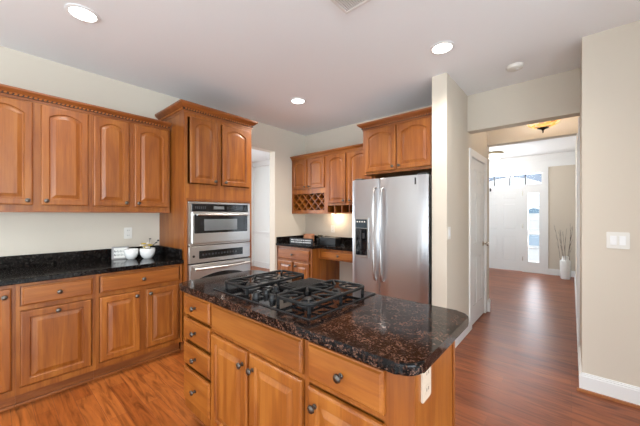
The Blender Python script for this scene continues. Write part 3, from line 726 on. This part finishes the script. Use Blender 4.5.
# stained glass semi-flush lamp in the passage
AMB, tt_, pp_ = new_mat('amber_stained_glass')
vv = tt_.nodes.new('ShaderNodeTexVoronoi'); vv.inputs['Scale'].default_value = 22; tcx = tt_.nodes.new('ShaderNodeTexCoord'); tt_.links.new(tcx.outputs['Object'], vv.inputs['Vector'])
rp_ = ramp(tt_, [(0, (.9, .62, .22)), (.45, (.85, .42, .06)), (.8, (.95, .80, .50)), (1, (.45, .16, .02))]); sp_ = tt_.nodes.new('ShaderNodeSeparateColor'); tt_.links.new(vv.outputs['Color'], sp_.inputs[0]); tt_.links.new(sp_.outputs[0], rp_.inputs[0])
tt_.links.new(rp_.outputs[0], pp_.inputs['Base Color']); tt_.links.new(rp_.outputs[0], pp_.inputs['Emission Color']); pp_.inputs['Emission Strength'].default_value = .8; pp_.inputs['Roughness'].default_value = .2
tl = thing('semi_flush_lamp', 'amber stained glass bowl lamp with dark finial hanging past the passage header', 'ceiling light', (-.249, 4.2, 0))
MB().lathe([(.03, 2.350), (.09, 2.364), (.138, 2.392), (.168, 2.432), (.185, 2.49), (.18, 2.492), (.162, 2.436), (.132, 2.399), (.088, 2.372), (.03, 2.358)], (0, 0, 0), 'z', 36, False).build('glass_bowl', AMB, tl, True)
BRZ = plain('dark_bronze', (.035, .022, .015), .4, .7)
MB().lathe([(0, 2.296), (.006, 2.300), (.008, 2.310), (.004, 2.318), (.010, 2.326), (.018, 2.336), (.045, 2.346), (.058, 2.353), (0, 2.36)], (0, 0, 0), 'z', 20).build('finial', BRZ, tl, True)
MB().lathe([(0, 2.361), (.008, 2.361), (.008, 2.69), (.06, 2.70), (.065, H - .0005), (0, H - .0005)], (0, 0, 0), 'z', 20).build('stem', BRZ, tl, True)
l = bpy.data.lights.new('bulb', 'POINT'); l.energy = 5; l.color = (1, .95, .88); l.shadow_soft_size = .06
o = bpy.data.objects.new('bulb', l); COL.objects.link(o); o.parent = tl; o.location = (0, .0, 2.56)
# foyer flush dome
fl = thing('flush_mount_light', 'white glass dome ceiling light with a brass rim in the foyer', 'ceiling light', (-1.29, 7.35, H))
MB().lathe([(0, -.0005), (.165, -.0005), (.18, -.02), (.175, -.045), (0, -.046)], (0, 0, 0), 'z', 32).build('rim', plain('aged_brass', (.38, .31, .2), .4, .8), fl, True)
MB().lathe([(0, -.0465), (.165, -.0465), (.155, -.08), (.11, -.125), (.05, -.145), (0, -.148)], (0, 0, 0), 'z', 32).build('glass_dome', plain('lit_opal_glass', (.9, .88, .85), .4, emit=(1, .95, .88), estr=1.6), fl, True)
l = bpy.data.lights.new('bulb', 'POINT'); l.energy = 20; l.color = (1, .95, .9); l.shadow_soft_size = .1
o = bpy.data.objects.new('bulb', l); COL.objects.link(o); o.parent = fl; o.location = (0, 0, -.25)
# puck light under the cubby cabinet
pk = thing('puck_light', 'small round puck light under the cubby cabinet lighting the desk wall', 'light', (-2.77, 3.50, 1.3695))
MB().lathe([(0, 0), (.032, 0), (.034, -.006), (.030, -.012), (0, -.012)], (0, 0, 0), 'z', 20).build('housing', WHITE, pk, True)
MB().lathe([(0, -.0121), (.022, -.0121), (.02, -.014), (0, -.0145)], (0, 0, 0), 'z', 20).build('lens', LAMP, pk)
l = bpy.data.lights.new('bulb', 'POINT'); l.energy = 3.0; l.color = (1, .82, .58); l.shadow_soft_size = .03
o = bpy.data.objects.new('bulb', l); COL.objects.link(o); o.parent = pk; o.location = (0, 0, -.04)

# ------------------------------------------------------------------ decor, left counter
CT = .9148
sg = thing('framed_sign', 'small grey-framed white sign with two words leaning on the left counter', 'sign', (-3.385, .868, CT), math.radians(72))
sw, sh = .140, .122
GREYF = plain('grey_frame', (.30, .28, .27), .6)
b = MB().box(-sw/2, sw/2, -.008, .008, 0, .012).box(-sw/2, sw/2, -.008, .008, sh - .012, sh).box(-sw/2, -sw/2 + .016, -.008, .008, .012, sh - .012).box(sw/2 - .016, sw/2, -.008, .008, .012, sh - .012)
b.build('frame', GREYF, sg)
fc = MB().box(-sw/2 + .016, sw/2 - .016, -.003, .006, .012, sh - .012).build('face', PLATE, sg)
wr = MB()
for row, (z, xs) in enumerate(((.078, (-.045, -.02, .005, .03)), (.042, (-.045, -.018, .01, .035)))):
    for i, x in enumerate(xs):
        if x > .045: continue
        # brush-script strokes, illegible in the photograph
        wr.tube([(x, -.0042, z + .010), (x - .004, -.0042, z - .008), (x + .005, -.0042, z - .009), (x + .009, -.0042, z + .004), (x + .014, -.0042, z - .003)], .0018 if i else .0028, 5)
wr.build('lettering', BLACK, fc)
def bowl(label, x, y, r, h):
    t = thing('bowl', label, 'bowl', (x, y, CT))
    MB().lathe([(0, 0), (r * .48, 0), (r * .72, h * .16), (r * .92, h * .45), (r, h * .8), (r * .985, h), (r * .93, h), (r * .93, h * .8), (r * .85, h * .45), (r * .6, h * .2), (0, h * .14)], (0, 0, 0), 'z', 32).build('vessel', CERAM, t, True)
    return t
bowl('white ceramic bowl, empty, standing between the sign and the flowers', -3.30, .938, .063, .098)
bowl('white ceramic bowl holding the yellow and white flowers', -3.24, 1.065, .070, .100)
fw_ = thing('flower_arrangement', 'white and yellow artificial flowers with dark sprigs in the right bowl', 'flowers', (-3.24, 1.065, CT + .045))
PET = plain('white_petal', (.85, .80, .74), .7); YEL = plain('yellow_petal', (.62, .45, .06), .7); GRN = plain('olive_leaf', (.14, .17, .03), .6); SPR = plain('dark_sprig', (.03, .028, .025), .6)
b = MB().ball((0, 0, .012), .045, .045, .028).build('moss_base', GRN, fw_, True)
for i in range(6):
    a = i * 1.05; x, y, z = .035 * math.cos(a), .035 * math.sin(a) - .012, .070 + .018 * (i % 3)
    f_ = MB()
    for k in range(5):
        q = 2 * PI * k / 5 + i; f_.ball((x + .013 * math.cos(q), y + .013 * math.sin(q), z), .011, .011, .006, 8, 5)
    f_.ball((x, y, z + .003), .005, .005, .005, 8, 5); f_.tube([(x * .4, y * .4, .03), (x, y, z)], .002, 5)
    f_.build('flower', PET if i % 2 == 0 else YEL, fw_, True)
for i in range(7):
    a = i * .9 + .3; lf = MB(); x, y = math.cos(a), math.sin(a)
    lf.loops([[(x * (.01 + .05 * s) - y * wd, y * (.01 + .05 * s) + x * wd, .035 + .03 * s - .018 * s * s), (x * (.01 + .05 * s), y * (.01 + .05 * s), .033 + .03 * s - .018 * s * s), (x * (.01 + .05 * s) + y * wd, y * (.01 + .05 * s) - x * wd, .035 + .03 * s - .018 * s * s)] for s, wd in ((0, .002), (.3, .011), (.6, .012), (.9, .006), (1, .001))], True, True)
    lf.build('leaf', GRN if i % 3 else YEL, fw_)
for i, (dx, dy, dz) in enumerate(((.0, .10, .13), (-.02, .09, .105), (.01, .02, .15), (-.04, .115, .12))):
    MB().tube([(0, 0, .03), (dx * .5, dy * .5, dz * .65), (dx, dy, dz)], [.002, .0018, .001], 5).ball((dx, dy, dz), .006, .012, .006, 8, 5).build('sprig', SPR, fw_, True)

# ------------------------------------------------------------------ decor, desk nook
bs = thing('black_sign', 'long black sign board with two rows of white lettering on the desk counter', 'sign', (-3.05, 3.10, CT), math.radians(6))
bo = MB().box(-.24, .20, -.008, .008, 0, .085, .002).build('board', BLACK, bs)
wr = MB()
for z in (.057, .025):
    x = -.21
    while x < .17:
        wd = random.uniform(.010, .02); wr.box(x, x + wd, -.0092, -.0082, z - .008, z + .008); x += wd + random.choice((.004, .004, .012))
wr.build('lettering', plain('white_lettering', (.6, .6, .6), .6), bo)
bx = thing('black_box', 'plain black box on the desk counter right of the sign board', 'box', (-2.66, 3.30, CT))
MB().box(-.16, .13, -.06, .06, 0, .095, .004).build('case', BLACK, bx)
MB().box(-.163, .133, -.063, .063, .0955, .108, .003).build('lid', BLACK, bx)
bk = thing('basket', 'small copper-brown woven basket at the back of the desk counter', 'basket', (-3.22, 3.43, CT))
COP = plain('copper_weave', (.42, .19, .10), .55)
b = MB().lathe([(0, 0), (.075, 0), (.085, .05), (.088, .12), (.08, .12), (.076, .05), (.068, .01), (0, .01)], (0, 0, 0), 'z', 28).build('shell', COP, bk, True)
r_ = MB()
for z in (.02, .045, .07, .095, .12): r_.tube([(.087 * math.cos(a), .087 * math.sin(a), z) for a in [2 * PI * k / 24 for k in range(26)]], .005, 6, False)
r_.build('weave_rings', COP, bk, True)
dl = thing('potted_plant', 'dark leafy plant in a black pot beside the copper basket', 'plant', (-2.99, 3.43, CT))
MB().lathe([(0, 0), (.04, 0), (.05, .07), (.045, .07), (0, .06)], (0, 0, 0), 'z', 20).build('pot', BLACK, dl, True)
DLF = plain('dark_olive_leaf', (.035, .032, .02), .5)
for i in range(9):
    a = i * 2.4; x, y = math.cos(a), math.sin(a); e = .05 + .03 * (i % 3); lf = MB()
    lf.loops([[(x * e * s * 1.2 - y * wd, y * e * s + x * wd, .06 + .09 * s - .03 * s * s), (x * e * s * 1.2, y * e * s, .057 + .09 * s - .03 * s * s), (x * e * s * 1.2 + y * wd, y * e * s - x * wd, .06 + .09 * s - .03 * s * s)] for s, wd in ((0, .003), (.35, .016), (.7, .018), (.92, .009), (1, .001))], True, True)
    lf.build('leaf', DLF, dl)

# ------------------------------------------------------------------ floor vase with twigs in the foyer
va = thing('floor_vase', 'tall white floor vase holding bare twigs beside the front door', 'vase', (-.10, 8.02, 0))
MB().lathe([(0, 0), (.075, 0), (.082, .02), (.092, .2), (.095, .36), (.09, .385), (.066, .40), (.055, .42), (.055, .465), (.061, .475), (.05, .475), (.046, .42), (.07, .37), (.07, .1), (0, .04)], (0, 0, 0), 'z', 32).build('vessel', CERAM, va, True)
TW = plain('grey_brown_twig', (.11, .085, .075), .8)
for i in range(8):
    a = i * 2.399; lean = .06 + .018 * (i % 5); hgt = 1.0 + .035 * (i % 6); x0, y0 = .03 * math.cos(a), .03 * math.sin(a)
    P_ = []
    for k in range(7):
        s = k / 6; P_.append((x0 * (1 - .3 * s) + lean * 1.3 * s * math.cos(a) + .012 * math.sin(5 * s + i), y0 * (1 - .3 * s) + lean * s * math.sin(a) * 1.4 + .010 * math.cos(4 * s + i), .12 + (hgt - .12) * s))
    b = MB().tube(P_, [.0045 * (1 - .6 * k / 6) for k in range(7)], 6)
    for k in (3, 4, 5):
        p_ = Vector(P_[k]); d_ = Vector((math.cos(a + k * .15 - .6) * .04, math.sin(a + k * .15 - .6) * .04, .13)); b.tube([p_, p_ + d_ * .5, p_ + d_], [.0025, .002, .0012], 5)
    o = b.build('twig', TW, None, True, (-.10, 8.02, 0)); tag(o, 'thin bare brown twig standing in the tall white floor vase', 'twig', 'bare twigs in the white floor vase')
